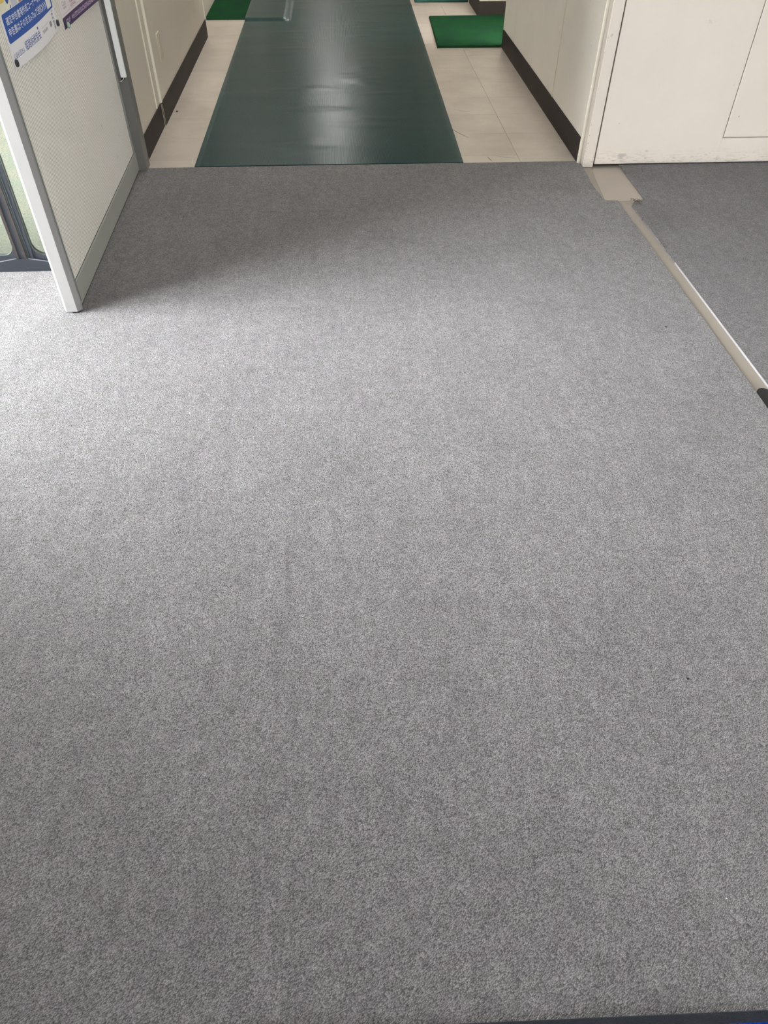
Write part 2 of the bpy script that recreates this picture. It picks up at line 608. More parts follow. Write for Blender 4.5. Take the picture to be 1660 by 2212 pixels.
# carpet right of the slot
for i in range(len(ROWS) - 1):
    y1, y0 = ROWS[i] - G, ROWS[i + 1] + G
    for j in range(3):
        xl = 1.73 + (j - 1) * 0.508 + G if j else None
        xr = 1.73 + j * 0.508 - G
        if i == 0:
            y1 = 3.60
        if j == 0:
            if i == 0:
                poly = [(sx_right(y0), y0), (xr, y0), (xr, y1), (1.300, y1), (1.296, 3.45)]
                poly += jag((1.294, 3.40), (1.291, 3.066), 14, 0.0014) + [(1.287, 3.061)] + jag((1.282, 3.060), (1.252, 3.057), 4, 0.002) + [(1.248, 3.046)]
                poly += jag((1.240, 3.040), (sx_right(3.0035), 3.0035), 4, 0.002)[:-1]
            else:
                poly = [(xr, y0), (xr, y1)] + jag((sx_right(y1), y1), (sx_right(y0), y0), 24, 0.0013 if y1 > 2.6 else 0.0003) + [(sx_right(y0), y0)]
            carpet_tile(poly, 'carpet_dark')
        else:
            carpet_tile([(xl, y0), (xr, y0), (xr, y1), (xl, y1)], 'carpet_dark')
# the rest of the room's carpet, out of view, in one piece
bm = bmesh.new()
add_box(bm, -1.90, -1.8805, -4.0, 2.53, -0.0064, 0)
add_box(bm, -1.879, 1.17, -4.0, -0.046, -0.0064, 0)
add_box(bm, 1.262, 2.745, -4.0, -0.046, -0.0064, 0)
add_box(bm, 2.747, 4.2, -4.0, 3.6, -0.0064, 0)
obj('carpet', bm, 'carpet', floor)

# the lighter levelled patch in front of the jamb
prismo('floor_patch', 'patch', [(1.122, 3.060), (1.130, 3.057), (1.283, 3.063), (1.288, 3.070), (1.290, 3.25), (1.286, 3.40), (1.276, 3.435), (1.165, 3.43), (1.150, 3.40), (1.138, 3.27), (1.120, 3.072)], -0.0064, -0.0048, 'z', floor, 0.0008)
# frayed fibres at the torn carpet edge beside the patch
bm = bmesh.new()
for k in range(46):
    cx, cy = (random.uniform(1.228, 1.262), random.uniform(3.005, 3.058)) if k < 34 else (1.228 + random.uniform(-.004, .006), random.uniform(2.60, 2.66))
    a = random.uniform(0, 6.28)
    L = random.uniform(0.005, 0.016)
    pts = []
    for q in range(5):
        tt = q / 4
        aa = a + tt * random.uniform(-1.4, 1.4)
        pts.append((cx + math.cos(aa) * L * tt, cy + math.sin(aa) * L * tt, 0.0006 + 0.0035 * math.sin(tt * 3.1)))
    add_tube(bm, pts, 0.0006, 3)
fr = obj('frayed_fibre', bm, 'fibre', floor)
fr['kind'] = 'stuff'

# ---- vinyl tiles of the corridor (only the columns beside the runner)
VY = [3.514] + [3.608 + 0.2987 * k for k in range(13)] + [7.6]
VXL = [(-0.985, -0.660)]
VXR = [(0.540, 0.840), (0.840, 1.140), (1.140, 1.440)]
vproto = {}
for (xa, xb) in VXL + VXR:
    for i in range(len(VY) - 1):
        ya, yb = VY[i], VY[i + 1]
        x0, x1 = xa, xb
        if xa > 1.1 and not (yb > 5.58):
            continue
        if xb > 1.1 and yb <= 5.58 or (xa == 0.84 and yb <= 5.58):
            x1 = 1.104
        if xa < 0 and yb < 5.98:
            x0 = -0.904
        if x1 - x0 < 0.02 or yb - ya < 0.02:
            continue
        g = 0.0005
        w, h = x1 - x0 - 2 * g, yb - ya - 2 * g
        key = (round(w, 4), round(h, 4))
        if key not in vproto:
            o = prismo('vinyl_tile', 'vinyl', [(-w / 2, -h / 2), (w / 2, -h / 2), (w / 2, h / 2), (-w / 2, h / 2)], -0.0064, 0.0, 'z', floor, 0.0008)
            vproto[key] = o
        else:
            o = copy_obj(vproto[key], 'vinyl_tile', floor)
        o.location = ((x0 + x1) / 2, (ya + yb) / 2, -0.0012 + random.uniform(-.0001, .0001))
boxo('vinyl_floor', 'vinyl', -0.97, 1.44, 7.602, 14.0, -0.0064, -0.0012, floor)


def scuff(pts, w, name='scuff_mark', mat='scuff', z=-0.0009):
    bm = bmesh.new()
    L, R = [], []
    for i, p in enumerate(pts):
        q0, q1 = pts[max(i - 1, 0)], pts[min(i + 1, len(pts) - 1)]
        dx, dy = q1[0] - q0[0], q1[1] - q0[1]
        l = math.hypot(dx, dy) or 1
        ww = w * (0.4 if i in (0, len(pts) - 1) else 1.0)
        L.append((p[0] - dy / l * ww, p[1] + dx / l * ww))
        R.append((p[0] + dy / l * ww, p[1] - dx / l * ww))
    add_prism(bm, R + L[::-1], z - 0.0002, z, 'z')
    return obj(name, bm, mat, floor)


scuff([(0.570, 3.995), (0.592, 3.94), (0.618, 3.89), (0.643, 3.850)], 0.0016)
scuff([(0.693, 3.590), (0.700, 3.560), (0.707, 3.530)], 0.0016)
scuff([(0.735, 3.60), (0.78, 3.575), (0.83, 3.562)], 0.0007)
scuff([(0.62, 4.30), (0.66, 4.27), (0.70, 4.262)], 0.0007)
scuff([(-0.70, 3.63), (-0.695, 3.60), (-0.694, 3.565)], 0.0010, mat='bead')

# ---- left corridor wall
wl = boxo('wall_left', 'wall', -1.10, -0.905, 3.515, 4.100, -0.04, 2.42)
tag(wl, 'cream painted left corridor wall beside the grey partition', 'wall', kind='structure')
boxo('wall_panel', 'wall', -1.10, -0.8995, 4.100, 5.950, -0.04, 2.42, wl)
boxo('joint_bead', 'bead', -0.905, -0.8985, 3.994, 4.003, 0.108, 2.40, wl, 0.0015)
boxo('joint_bead', 'bead', -0.905, -0.8930, 4.096, 4.108, 0.106, 2.40, wl, 0.0015)
boxo('end_trim', 'wall', -0.985, -0.8945, 5.950, 5.985, 0.012, 2.42, wl, 0.002)
boxo('wall_recess', 'wall', -1.10, -1.00, 5.985, 14.0, -0.04, 2.42, wl)
bl = boxo('baseboard_left', 'baseboard', -0.905, -0.9005, 3.515, 4.098, -0.006, 0.104, bevel=0.001)
tag(bl, 'dark brown vinyl baseboard along the left corridor wall', 'baseboard', kind='structure')
boxo('baseboard_run', 'baseboard', -0.8995, -0.8945, 4.1022, 5.949, -0.006, 0.104, bl, 0.001)
boxo('end_strip', 'plate', -0.8952, -0.8940, 4.1006, 4.1022, 0.0, 0.100, bl)

# recessed door on the left, beyond the wall end
d2 = boxo('door_2', 'wall', -1.00, -0.985, 5.99, 8.6, 0.152, 2.1)
tag(d2, 'cream recessed door in the left wall beside the green mat', 'door', kind='structure')
boxo('door_sill', 'wall', -1.00, -0.9775, 5.99, 8.6, -0.0008, 0.144, d2)
boxo('gap_seal', 'gasket', -1.00, -0.990, 5.99, 8.6, 0.144, 0.152, d2)

# ---- right corridor wall
wr = boxo('wall_right', 'wall_pale', 1.105, 1.30, 3.497, 5.577, -0.04, 2.42)
tag(wr, 'cream painted right corridor wall with vertical joint beads', 'wall', kind='structure')
boxo('joint_bead', 'bead', 1.1005, 1.105, 4.114, 4.123, 0.106, 2.40, wr, 0.001)
boxo('corner_bead', 'bead', 1.1000, 1.106, 3.488, 3.497, 0.0, 2.40, wr, 0.001)
boxo('end_trim', 'bead', 1.1010, 1.112, 5.560, 5.581, 0.100, 2.40, wr, 0.001)
boxo('wall_recess', 'wall_pale', 1.44, 1.60, 5.577, 14.0, -0.04, 2.42, wr)
boxo('wall_return', 'wall_pale', 1.081, 1.44, 6.499, 7.00, -0.04, 2.42, wr)
br = boxo('baseboard_right', 'baseboard', 1.1005, 1.1055, 3.4975, 5.583, -0.001, 0.105, bevel=0.001)
tag(br, 'dark brown vinyl baseboard along the right corridor wall', 'baseboard', kind='structure')
boxo('baseboard_cap', 'baseboard', 1.1055, 1.30, 5.5775, 5.583, -0.001, 0.105, br)
boxo('baseboard_return', 'baseboard', 1.078, 1.44, 6.494, 6.4985, -0.001, 0.096, br)
boxo('baseboard_run', 'baseboard', 1.0765, 1.081, 6.4985, 7.00, -0.001, 0.096, br)
boxo('end_trim', 'bead', 1.072, 1.0765, 6.985, 7.005, -0.001, 0.09, br)

# ---- jamb and big painted panel door to the right of the corridor
jamb = tag(boxo('trim_2', 'jamb_paint', 1.1175, 1.1655, 3.447, 3.515, -0.0062, 2.42, bevel=0.0025), 'chipped cream painted door jamb at the right corner of the corridor', 'door jamb', kind='structure')
d1 = empty('door_1', (1.1715, 3.4525, 0))
tag(d1, 'wide cream painted steel door with an inset panel, right of the corridor', 'door', kind='structure')
bm = bmesh.new()
W, Hh = 1.45, 2.36
xi, zi = 0.573, 0.110
add_box(bm, 0, xi, 0, 0.035, 0.0055, Hh, 0.0015)
add_box(bm, xi - 0.0005, W, 0.0, 0.035, 0.0055, zi, 0.0015)
add_box(bm, xi - 0.0005, W, 0.012, 0.035, zi - 0.001, Hh)
obj('door_leaf', bm, 'door_paint', d1)
boxo('inset_panel', 'door_paint', xi + 0.0042, W - 0.2, 0.0015, 0.012, zi + 0.0036, Hh - 0.3, d1, 0.0018)
boxo('door_shadow_gap', 'gasket', -0.006, 0.0, 0.012, 0.035, -0.005, Hh, d1)
boxo('bottom_seal', 'gasket', 0.0, W, 0.008, 0.03, 0.0, 0.0055, d1)  # dark strip put in for the shade under the door
# chips knocked out of the jamb's front edge
for k in range(16):
    rz = random.Random(70 + k)
    zc = rz.uniform(0.01, 0.62) if k > 6 else rz.uniform(0.01, 0.2)
    w_, h_ = rz.uniform(0.0012, 0.0028), rz.uniform(0.002, 0.005)
    x_ = 1.1190 + rz.uniform(0, 0.003)
    prismo('paint_chip', 'chip', [(x_, zc), (x_ + w_, zc + h_ * 0.2), (x_ + w_ * 0.8, zc + h_), (x_ + w_ * 0.2, zc + h_ * 0.8)], 3.4466, 3.4475, 'y', jamb)

# ---- wall behind and beside the door
tag(boxo('wall_back', 'room_wall', 1.17, 4.2, 3.60, 3.75, -0.04, 2.7), 'white wall behind the wide cream door', 'wall', kind='structure')
tag(boxo('wall_front', 'room_wall', -2.05, 0.90, -4.15, -4.0, -0.04, 2.7), 'white wall behind the viewer, left of the rear window', 'wall', kind='structure')
tag(boxo('wall_front', 'room_wall', 2.20, 4.3, -4.15, -4.0, -0.04, 2.7), 'white wall behind the viewer, right of the rear window', 'wall', kind='structure')
tag(boxo('wall_front', 'room_wall', 0.90, 2.20, -4.15, -4.0, -0.04, 0.8), 'white wall under the rear window', 'wall', kind='structure')
tag(boxo('wall_front', 'room_wall', 0.90, 2.20, -4.15, -4.0, 1.9, 2.7), 'white wall above the rear window', 'wall', kind='structure')
tag(boxo('wall_side', 'room_wall', 4.2, 4.35, -4.15, 3.75, -0.04, 2.7), 'white wall on the far right of the room', 'wall', kind='structure')
tag(boxo('wall_side', 'room_wall', -2.05, -1.9, -4.15, 1.25, -0.04, 2.7), 'white wall on the left of the room beside the side window', 'wall', kind='structure')
tag(boxo('wall_side', 'room_wall', -2.05, -1.9, 1.25, 2.53, 2.3, 2.7), 'white wall on the left of the room above the side window', 'wall', kind='structure')
tag(boxo('wall_side', 'room_wall', -2.05, -1.9, 1.25, 2.53, -0.04, 0.04), 'white wall on the left of the room under the side window', 'wall', kind='structure')
tag(boxo('wall_side', 'room_wall', -0.985, -0.945, 2.56, 3.515, -0.04, 2.7), 'white wall hidden behind the grey partition', 'wall', kind='structure')  # added so outdoor light doesn't spill over the partition
tag(boxo('wall_header', 'room_wall', -2.05, -0.945, 2.50, 2.58, 2.26, 2.7), 'white wall above the dark-framed glass doors', 'wall', kind='structure')
tag(boxo('wall_header', 'room_wall', -1.10, 1.30, 3.515, 3.60, 2.42, 2.7), 'white wall above the corridor opening', 'wall', kind='structure')
tag(boxo('ceiling', 'ceiling', -2.05, 4.35, -4.15, 3.60, 2.7, 2.8), 'white ceiling of the carpeted room', 'ceiling', kind='structure')
tag(boxo('ceiling', 'ceiling', -1.2, 1.7, 3.60, 14.2, 2.42, 2.55), 'lower white ceiling of the corridor', 'ceiling', kind='structure')
we = boxo('wall_end', 'wall', 0.05, 1.6, 14.0, 14.15, -0.04, 2.42)
tag(we, 'cream wall at the far end of the corridor', 'wall', kind='structure')
boxo('wall_end_side', 'wall', -1.1, -0.45, 14.0, 14.15, -0.04, 2.42, we)
boxo('wall_end_top', 'wall', -0.45, 0.05, 14.0, 14.15, 2.2, 2.42, we)
boxo('wall_end_base', 'wall', -0.45, 0.05, 14.0, 14.15, -0.04, 1.0, we)


def glazing(name, label, cat, x0, x1, y0, y1, z0, z1, bars=0):
    """framed pane in an opening: axis along the longer of x or y"""
    r = empty(name, ((x0 + x1) / 2, (y0 + y1) / 2, z0))
    tag(r, label, cat, kind='structure')
    ox, oy = r.location.x, r.location.y
    alongx = (x1 - x0) > (y1 - y0)
    L = (x1 - x0) if alongx else (y1 - y0)
    Hh = z1 - z0
    t = 0.04

    def b(nm, mat, a0, a1, za, zb, th):
        if alongx:
            boxo(nm, mat, a0, a1, -th / 2, th / 2, za, zb, r)
        else:
            boxo(nm, mat, -th / 2, th / 2, a0, a1, za, zb, r)
    b('window_frame', 'navy_frame', -L / 2, -L / 2 + t, 0, Hh, 0.06)
    b('window_frame', 'navy_frame', L / 2 - t, L / 2, 0, Hh, 0.06)
    b('window_frame', 'navy_frame', -L / 2 + t, L / 2 - t, 0, t, 0.06)
    b('window_frame', 'navy_frame', -L / 2 + t, L / 2 - t, Hh - t, Hh, 0.06)
    n = bars + 1
    step = (L - 2 * t) / n
    for k in range(bars):
        c = -L / 2 + t + step * (k + 1)
        b('mullion', 'navy_frame', c - 0.02, c + 0.02, t, Hh - t, 0.05)
    for k in range(n):
        c0 = -L / 2 + t + step * k + (0.02 if k else 0)
        c1 = -L / 2 + t + step * (k + 1) - (0.02 if k < n - 1 else 0)
        b('pane', 'glass_clear', c0, c1, t, Hh - t, 0.006)
    return r


glazing('window_1', 'wide window in the wall behind the viewer', 'window', 0.90, 2.20, -4.10, -4.04, 0.8, 1.9, 1)
glazing('window_2', 'tall window in the left side wall of the room', 'window', -2.00, -1.94, 1.25, 2.48, 0.04, 2.3, 1)
glazing('window_3', 'small window at the far end of the corridor', 'window', -0.45, 0.05, 14.03, 14.09, 1.0, 2.2, 0)

# ---- dark framed glass doors left of the partition
d3 = empty('door_3', (-1.141, 2.533, 0))
tag(d3, 'dark navy framed glass doors with rounded pane corners left of the partition', 'door', kind='structure')
DX = 1.141


def dpoly(pts):
    return [(x + DX, z) for x, z in pts]


# bottom rail with its shallow raised middle
rail_top = [(-0.945, 0.030), (-1.063, 0.0365), (-1.128, 0.0475), (-1.170, 0.0485), (-1.234, 0.0375), (-1.36, 0.0345), (-1.90, 0.034)]
prismo('bottom_rail', 'navy_frame', dpoly([(-0.945, 0.0), *rail_top, (-1.90, 0.0)]), -0.006, 0.034, 'y', d3)
bm = bmesh.new()
for (a, b) in zip(rail_top[:-1], rail_top[1:]):
    if abs(a[0] - (-1.128)) < 1e-6:
        continue
    add_prism(bm, dpoly([(a[0], a[1] - 0.0004), (b[0], b[1] - 0.0004), (b[0], b[1] + 0.0016), (a[0], a[1] + 0.0016)]), -0.0075, -0.0045, 'y')
obj('rail_edge', bm, 'ridge', d3)


def leaf(xl, xr, parent, ztop=2.18, zbot=0.030):
    """one door leaf: stiles and rails with a round cornered opening, seal and pane"""
    op = rounded_rect(xl + 0.022, xr - 0.022, 0.053, 2.10, 0.042, 7)
    y0, y1 = 0.004, 0.030
    bm = bmesh.new()
    # outer ring split into strips round the opening
    outer = []
    for (x, z) in op:
        cx, cz = (xl + xr) / 2, 1.07
        tx = xr if x > cx else xl
        tz = ztop if z > cz else zbot
        outer.append((x, z, tx, tz))
    n = len(op)
    ring_o = []
    for (x, z, tx, tz) in outer:
        # project to the outer rectangle
        if abs(x - tx) <= abs(z - tz):
            ring_o.append((tx, z))
        else:
            ring_o.append((x, tz))
    fa, fb, oa, ob = [], [], [], []
    for i in range(n):
        fa.append(bm.verts.new((op[i][0] + DX, y0, op[i][1])))
        fb.append(bm.verts.new((op[i][0] + DX, y1, op[i][1])))
        oa.append(bm.verts.new((ring_o[i][0] + DX, y0, ring_o[i][1])))
        ob.append(bm.verts.new((ring_o[i][0] + DX, y1, ring_o[i][1])))
    for i in range(n):
        j = (i + 1) % n
        bm.faces.new((fa[i], fa[j], oa[j], oa[i]))
        bm.faces.new((fb[j], fb[i], ob[i], ob[j]))
        bm.faces.new((fa[j], fa[i], fb[i], fb[j]))
        bm.faces.new((oa[i], oa[j], ob[j], ob[i]))
    bmesh.ops.recalc_face_normals(bm, faces=bm.faces)
    lf = obj('door_leaf', bm, 'navy_frame', parent)
    # seal ring inside the opening
    bm = bmesh.new()
    inner = rounded_rect(xl + 0.026, xr - 0.026, 0.057, 2.096, 0.040, 7)
    ra = [[bm.verts.new((p[0] + DX, yy, p[1])) for p in ring] for ring, yy in ((op, 0.0035), (inner, 0.0035), (inner, 0.020), (op, 0.020))]
    for q in range(3):
        for i in range(n):
            j = (i + 1) % n
            bm.faces.new((ra[q][i], ra[q][j], ra[q + 1][j], ra[q + 1][i]))
    obj('pane_seal', bm, 'seal', lf)
    prismo('pane', 'glass', [(x + DX, z) for x, z in inner], 0.012, 0.017, 'y', lf)
    return lf


leaf(-1.135, -0.945, d3)
leaf(-1.90, -1.147, d3)
boxo('meeting_stile', 'navy_frame', -1.171 + DX, -1.111 + DX, -0.002, 0.004, 0.046, 2.18, d3)
boxo('weather_seal', 'brown_seal', -1.1695 + DX, -1.1600 + DX, -0.006, -0.001, 0.046, 2.18, d3)
boxo('weather_seal', 'brown_seal', -1.1430 + DX, -1.1335 + DX, -0.006, -0.001, 0.046, 2.18, d3)
boxo('seal_lip', 'seal', -1.1325 + DX, -1.1285 + DX, -0.004, 0.001, 0.048, 2.18, d3)
boxo('seal_lip', 'seal', -1.1250 + DX, -1.1225 + DX, -0.004, 0.001, 0.048, 2.18, d3)
boxo('top_rail', 'navy_frame', -1.90 + DX, -0.945 + DX, -0.006, 0.034, 2.18, 2.26, d3)

# ---- dark steel post at the end of the partition and its white cable raceway
tag(boxo('trim_1', 'dark_steel', -0.931, -0.8835, 3.484, 3.550, 0.0002, 2.42, bevel=0.0012), 'dark grey steel post between the partition and the left corridor wall', 'post', kind='structure')
rc = empty('cable_raceway', (-0.8955, 3.4836, 0.378))
tag(rc, 'white plastic cable raceway running up the dark steel post', 'cable raceway')
bm = bmesh.new()
add_box(bm, -0.0115, 0.0115, -0.014, 0, 0.0, 2.0, 0.002, 2)
obj('cover', bm, 'white_pvc', rc)
bm = bmesh.new()
add_tube(bm, [(0.001, -0.007, 0.004), (0.0, -0.008, -0.002), (-0.004, -0.010, -0.0075), (-0.010, -0.011, -0.0125), (-0.0165, -0.009, -0.0155), (-0.021, -0.006, -0.0160)], 0.0014, 8)
obj('wire', bm, 'white_pvc', rc, True)
boxo('raceway_base', 'black', -0.0145, 0.0, -0.004, -0.0005, -0.010, 0.0, rc)

# ---- wall plate on the left wall
wp = empty('wall_plate', (-0.8995, 4.312, 0.240))
tag(wp, 'small cream wall plate mounted low on the left corridor wall', 'wall plate')
bm = bmesh.new()
ring_o = rounded_rect(-0.036, 0.036, 0, 0.126, 0.006, 4)
add_prism(bm, ring_o, 0.0, 0.005, 'x', 0.002)
obj('frame', bm, 'plate', wp)
prismo('insert', 'plate', rounded_rect(-0.022, 0.022, 0.016, 0.110, 0.003, 3), 0.004, 0.0064, 'x', wp, 0.0006)
boxo('slot', 'scuff', 0.0050, 0.0056, 0.0225, 0.0275, 0.014, 0.112, wp)

# ================================================================== THE PARTITION
PZ = math.radians(1.2713)
PO = (-0.8915, 2.257, 0)
part = empty('office_partition', PO, PZ)
tag(part, 'pale grey ribbed free-standing office partition with grey metal rail', 'partition')
# near post : plan profile extruded upwards
prof = [(-0.0375, -0.035), (-0.0035, -0.0355), (0.0085, -0.0220), (0.0100, -0.0190), (0.0100, -0.0150), (0.0040, -0.0145), (0.0040, -0.0025), (-0.006, 0.003), (-0.044, 0.003), (-0.0455, -0.027)]
prismo('post', 'post', prof, 0.028, 1.82, 'z', part, 0.001)
boot = [(x * 1.0 + (0.0006 if x > -0.02 else -0.0006), y - 0.0006) for x, y in prof]
prismo('post_boot', 'post', boot, 0.0065, 0.0278, 'z', part, 0.001)
boxo('post_groove', 'rail_dark', 0.0035, 0.0085, -0.0148, -0.0005, 0.028, 1.82, part)
boxo('post_side_strip', 'post_side', 0.0085, 0.0108, -0.0205, -0.0145, 0.028, 1.82, part)
prismo('glide', 'black', [(math.cos(k * math.pi / 8) * 0.016 - 0.012, math.sin(k * math.pi / 8) * 0.010 - 0.022) for k in range(16)], 0.0, 0.0066, 'z', part)
boxo('bottom_rail', 'rail', -0.043, 0.0, 0.0, 1.222, 0.0055, 0.0815, part, 0.001)
boxo('rail_gasket', 'gasket', -0.040, -0.0048, 0.002, 1.1975, 0.0815, 0.0850, part)
boxo('floor_gasket', 'gasket', -0.040, -0.003, 0.004, 1.220, 0.0, 0.0055, part)
boxo('edge_strip', 'post', -0.043, -0.0005, 1.1985, 1.2060, 0.083, 1.82, part)
boxo('end_post', 'rail', -0.043, -0.0015, 1.2062, 1.2220, 0.083, 1.82, part, 0.001)
boxo('back_panel', 'ribbed', -0.042, -0.034, 0.003, 1.198, 0.087, 1.78, part)
boxo('top_rail', 'rail', -0.043, 0.0, 0.003, 1.198, 1.78, 1.82, part, 0.001)
# ribbed face
bm = bmesh.new()
PITCH = 0.0125
ys = [(0.003, -0.0065), (0.0040, -0.0042), (0.0270, -0.0042)]
yy = 0.0270
while yy + PITCH < 1.1978:
    ys += [(yy + 0.0004, -0.0080), (yy + 0.0034, -0.0080), (yy + 0.0038, -0.0044), (yy + 0.0070, -0.0040), (yy + PITCH, -0.0044)]
    yy += PITCH
ys.append((1.1980, -0.0056))
lo = [bm.verts.new((x, y, 0.0850)) for y, x in ys]
hi = [bm.verts.new((x, y, 1.7800)) for y, x in ys]
bl_ = [bm.verts.new((-0.034, ys[0][0], 0.0850)), bm.verts.new((-0.034, ys[-1][0], 0.0850))]
bh_ = [bm.verts.new((-0.034, ys[0][0], 1.78)), bm.verts.new((-0.034, ys[-1][0], 1.78))]
for i in range(len(ys) - 1):
    bm.faces.new((lo[i], lo[i + 1], hi[i + 1], hi[i]))
bm.faces.new((bl_[0], lo[0], hi[0], bh_[0]))
bm.faces.new((lo[-1], bl_[1], bh_[1], hi[-1]))
bm.faces.new([bl_[1]] + lo[::-1] + [bl_[0]])
bmesh.ops.recalc_face_normals(bm, faces=bm.faces)
rp = obj('ribbed_panel', bm, 'ribbed', part)
bm = bmesh.new()
yy = 0.0270
while yy + PITCH < 1.1978:
    add_box(bm, -0.0082, -0.00475, yy + 0.0003, yy + 0.0036, 0.0852, 1.7798)
    yy += PITCH
obj('rib_groove', bm, 'groove', rp)
# a few scratches on the cloth
for (s0, z0, s1, z1) in ((0.80, 0.33, 0.81, 0.305), (1.02, 0.22, 1.025, 0.20), (0.92, 0.17, 0.925, 0.155)):
    bm = bmesh.new()
    add_tube(bm, [(-0.0036, s0, z0), (-0.0036, (s0 + s1) / 2 + .001, (z0 + z1) / 2), (-0.0036, s1, z1)], 0.00035, 4)
    obj('scratch', bm, 'ink_grey', part)


# ---- posters: everything is drawn in the partition's own (s, z) plane and follows the paper's bend
def bend_blue(s, z):
    t = max(0.0, min(1.0, (s - 0.095) / 0.498))
    lift = math.sin(math.pi * t) ** 1.3 * 0.011 * max(0.0, 1 - (z - 0.679) / 0.30) ** 1.5
    return 0.0006 - 0.0036 + lift


def bend_purple(s, z):
    t = max(0.0, min(1.0, (s - 0.655) / 0.52))
    lift = (t ** 1.4) * 0.020 * max(0.0, 1 - (z - 0.661) / 0.25) ** 1.5
    return 0.0006 - 0.0036 + lift


def sheet(name, mat, poly, bend, off, thick=0.0003, parent=None, grid=0.012):
    """flat outline in (s,z), cut into a grid so that it can follow the bend"""
    bm = bmesh.new()
    vs = [bm.verts.new((0, s, z)) for s, z in poly]
    bm.faces.new(vs)
    s0, s1 = min(p[0] for p in poly), max(p[0] for p in poly)
    z0, z1 = min(p[1] for p in poly), max(p[1] for p in poly)
    k = s0 + grid
    while k < s1:
        bmesh.ops.bisect_plane(bm, geom=bm.verts[:] + bm.edges[:] + bm.faces[:], plane_co=(0, k, 0), plane_no=(0, 1, 0))
        k += grid
    k = z0 + 0.03
    while k < z1:
        bmesh.ops.bisect_plane(bm, geom=bm.verts[:] + bm.edges[:] + bm.faces[:], plane_co=(0, 0, k), plane_no=(0, 0, 1))
        k += 0.03
    for v in bm.verts:
        v.co.x = bend(v.co.y, v.co.z) + off
    bmesh.ops.recalc_face_normals(bm, faces=bm.faces)
    if sum((f.normal.x * f.calc_area() for f in bm.faces)) < 0:
        bmesh.ops.reverse_faces(bm, faces=bm.faces)
    top = bm.faces[:]
    r = bmesh.ops.extrude_face_region(bm, geom=top)
    for v in [e for e in r['geom'] if isinstance(e, bmesh.types.BMVert)]:
        v.co.x += thick
    bmesh.ops.recalc_face_normals(bm, faces=bm.faces)
    return obj(name, bm, mat, parent)


def text(name, body, mat, s0, s1, z0, z1, bend, off, parent, bold=0.0):
    cu = bpy.data.curves.new(name, 'FONT')
    cu.body = body
    cu.size = 1.0
    cu.resolution_u = 2
    if bold:
        cu.offset = bold
    to = bpy.data.objects.new(name + '_tmp', cu)
    COL.objects.link(to)
    dg = bpy.context.evaluated_depsgraph_get()
    dg.update()
    me = bpy.data.meshes.new_from_object(to.evaluated_get(dg))
    bpy.data.objects.remove(to, do_unlink=True)
    if len(me.vertices) == 0:
        return None
    xs = [v.co.x for v in me.vertices]
    zs = [v.co.y for v in me.vertices]
    ax, bx, az, bz = min(xs), max(xs), min(zs), max(zs)
    for v in me.vertices:
        s = s0 + (v.co.x - ax) / (bx - ax) * (s1 - s0)
        z = z0 + (v.co.y - az) / (bz - az) * (z1 - z0)
        v.co = (bend(s, z) + off, s, z)
    me.name = name
    me.materials.clear()
    me.materials.append(MAT[mat])
    o = bpy.data.objects.new(name, me)
    COL.objects.link(o)
    o.parent = parent
    return o


def strokes(name, mat, s0, s1, z0, z1, n, bend, off, parent, seed=1, vertical=False):
    """print too small to read: little bars"""
    rnd = random.Random(seed)
    bm = bmesh.new()
    for k in range(n):
        if vertical:
            a0, a1 = s0, s1
            c1 = z1 - (z1 - z0) * k / n
            c0 = c1 - (z1 - z0) / n * 0.85
        else:
            a0 = s0 + (s1 - s0) * k / n
            a1 = a0 + (s1 - s0) / n * 0.85
            c0, c1 = z0, z1
        w, h = a1 - a0, c1 - c0
        bars = [(0.0, 1.0, y, y + 0.14) for y in rnd.sample((0.0, 0.22, 0.43, 0.64, 0.84), 3)]
        bars += [(x, x + 0.14, 0.0, 1.0) for x in rnd.sample((0.05, 0.40, 0.78), 2)]
        for (p, q, r, t) in bars:
            cs = [(a0 + p * w, c0 + r * h), (a0 + q * w, c0 + r * h), (a0 + q * w, c0 + t * h), (a0 + p * w, c0 + t * h)]
            bm.faces.new([bm.verts.new((bend(s, z) + off, s, z)) for s, z in cs])
    return obj(name, bm, mat, parent)


def rr(s0, s1, z0, z1, r=0.006):
    return rounded_rect(s0, s1, z0, z1, r, 4)


pb = empty('tax_poster', PO, PZ)
tag(pb, 'white poster with a blue text box held by black magnets on the partition', 'poster')
B = bend_blue
sheet('paper', 'paper', [(0.0945, 0.679), (0.593, 0.678), (0.593, 1.405), (0.0985, 1.405)], B, 0.0, 0.0003, pb, 0.02)
sheet('picture_area', 'ink_cream', [(0.1035, 0.8075), (0.586, 0.8075), (0.586, 1.39), (0.1035, 1.39)], B, 0.00035, 0.0001, pb, 0.03)
sheet('blue_box', 'ink_blue', rr(0.1045, 0.583, 0.739, 0.8065, 0.008), B, 0.0005, 0.0001, pb)
text('print_line', '確定申告書等作成コーナーなら', 'ink_white', 0.1265, 0.462, 0.7775, 0.7965, B, 0.00075, pb, 0.004)
text('print_line', '申告書はそのままe-Taxで送信', 'ink_white', 0.1225, 0.446, 0.7520, 0.7715, B, 0.00075, pb, 0.004)
for k in range(3):
    a = 0.4505 + 0.0195 * k
    sheet('chevron', 'ink_white', [(a, 0.7505), (a + 0.006, 0.7505), (a + 0.0155, 0.7595), (a + 0.006, 0.7685), (a, 0.7685), (a + 0.0085, 0.7595)], B, 0.00062, 0.0001, pb)
sheet('blank_square', 'paper', rr(0.5135, 0.5680, 0.7445, 0.800, 0.002), B, 0.00062, 0.0001, pb)
text('print_line', '公益社団法人', 'ink_navy', 0.1045, 0.1985, 0.7015, 0.7155, B, 0.0005, pb, 0.0)
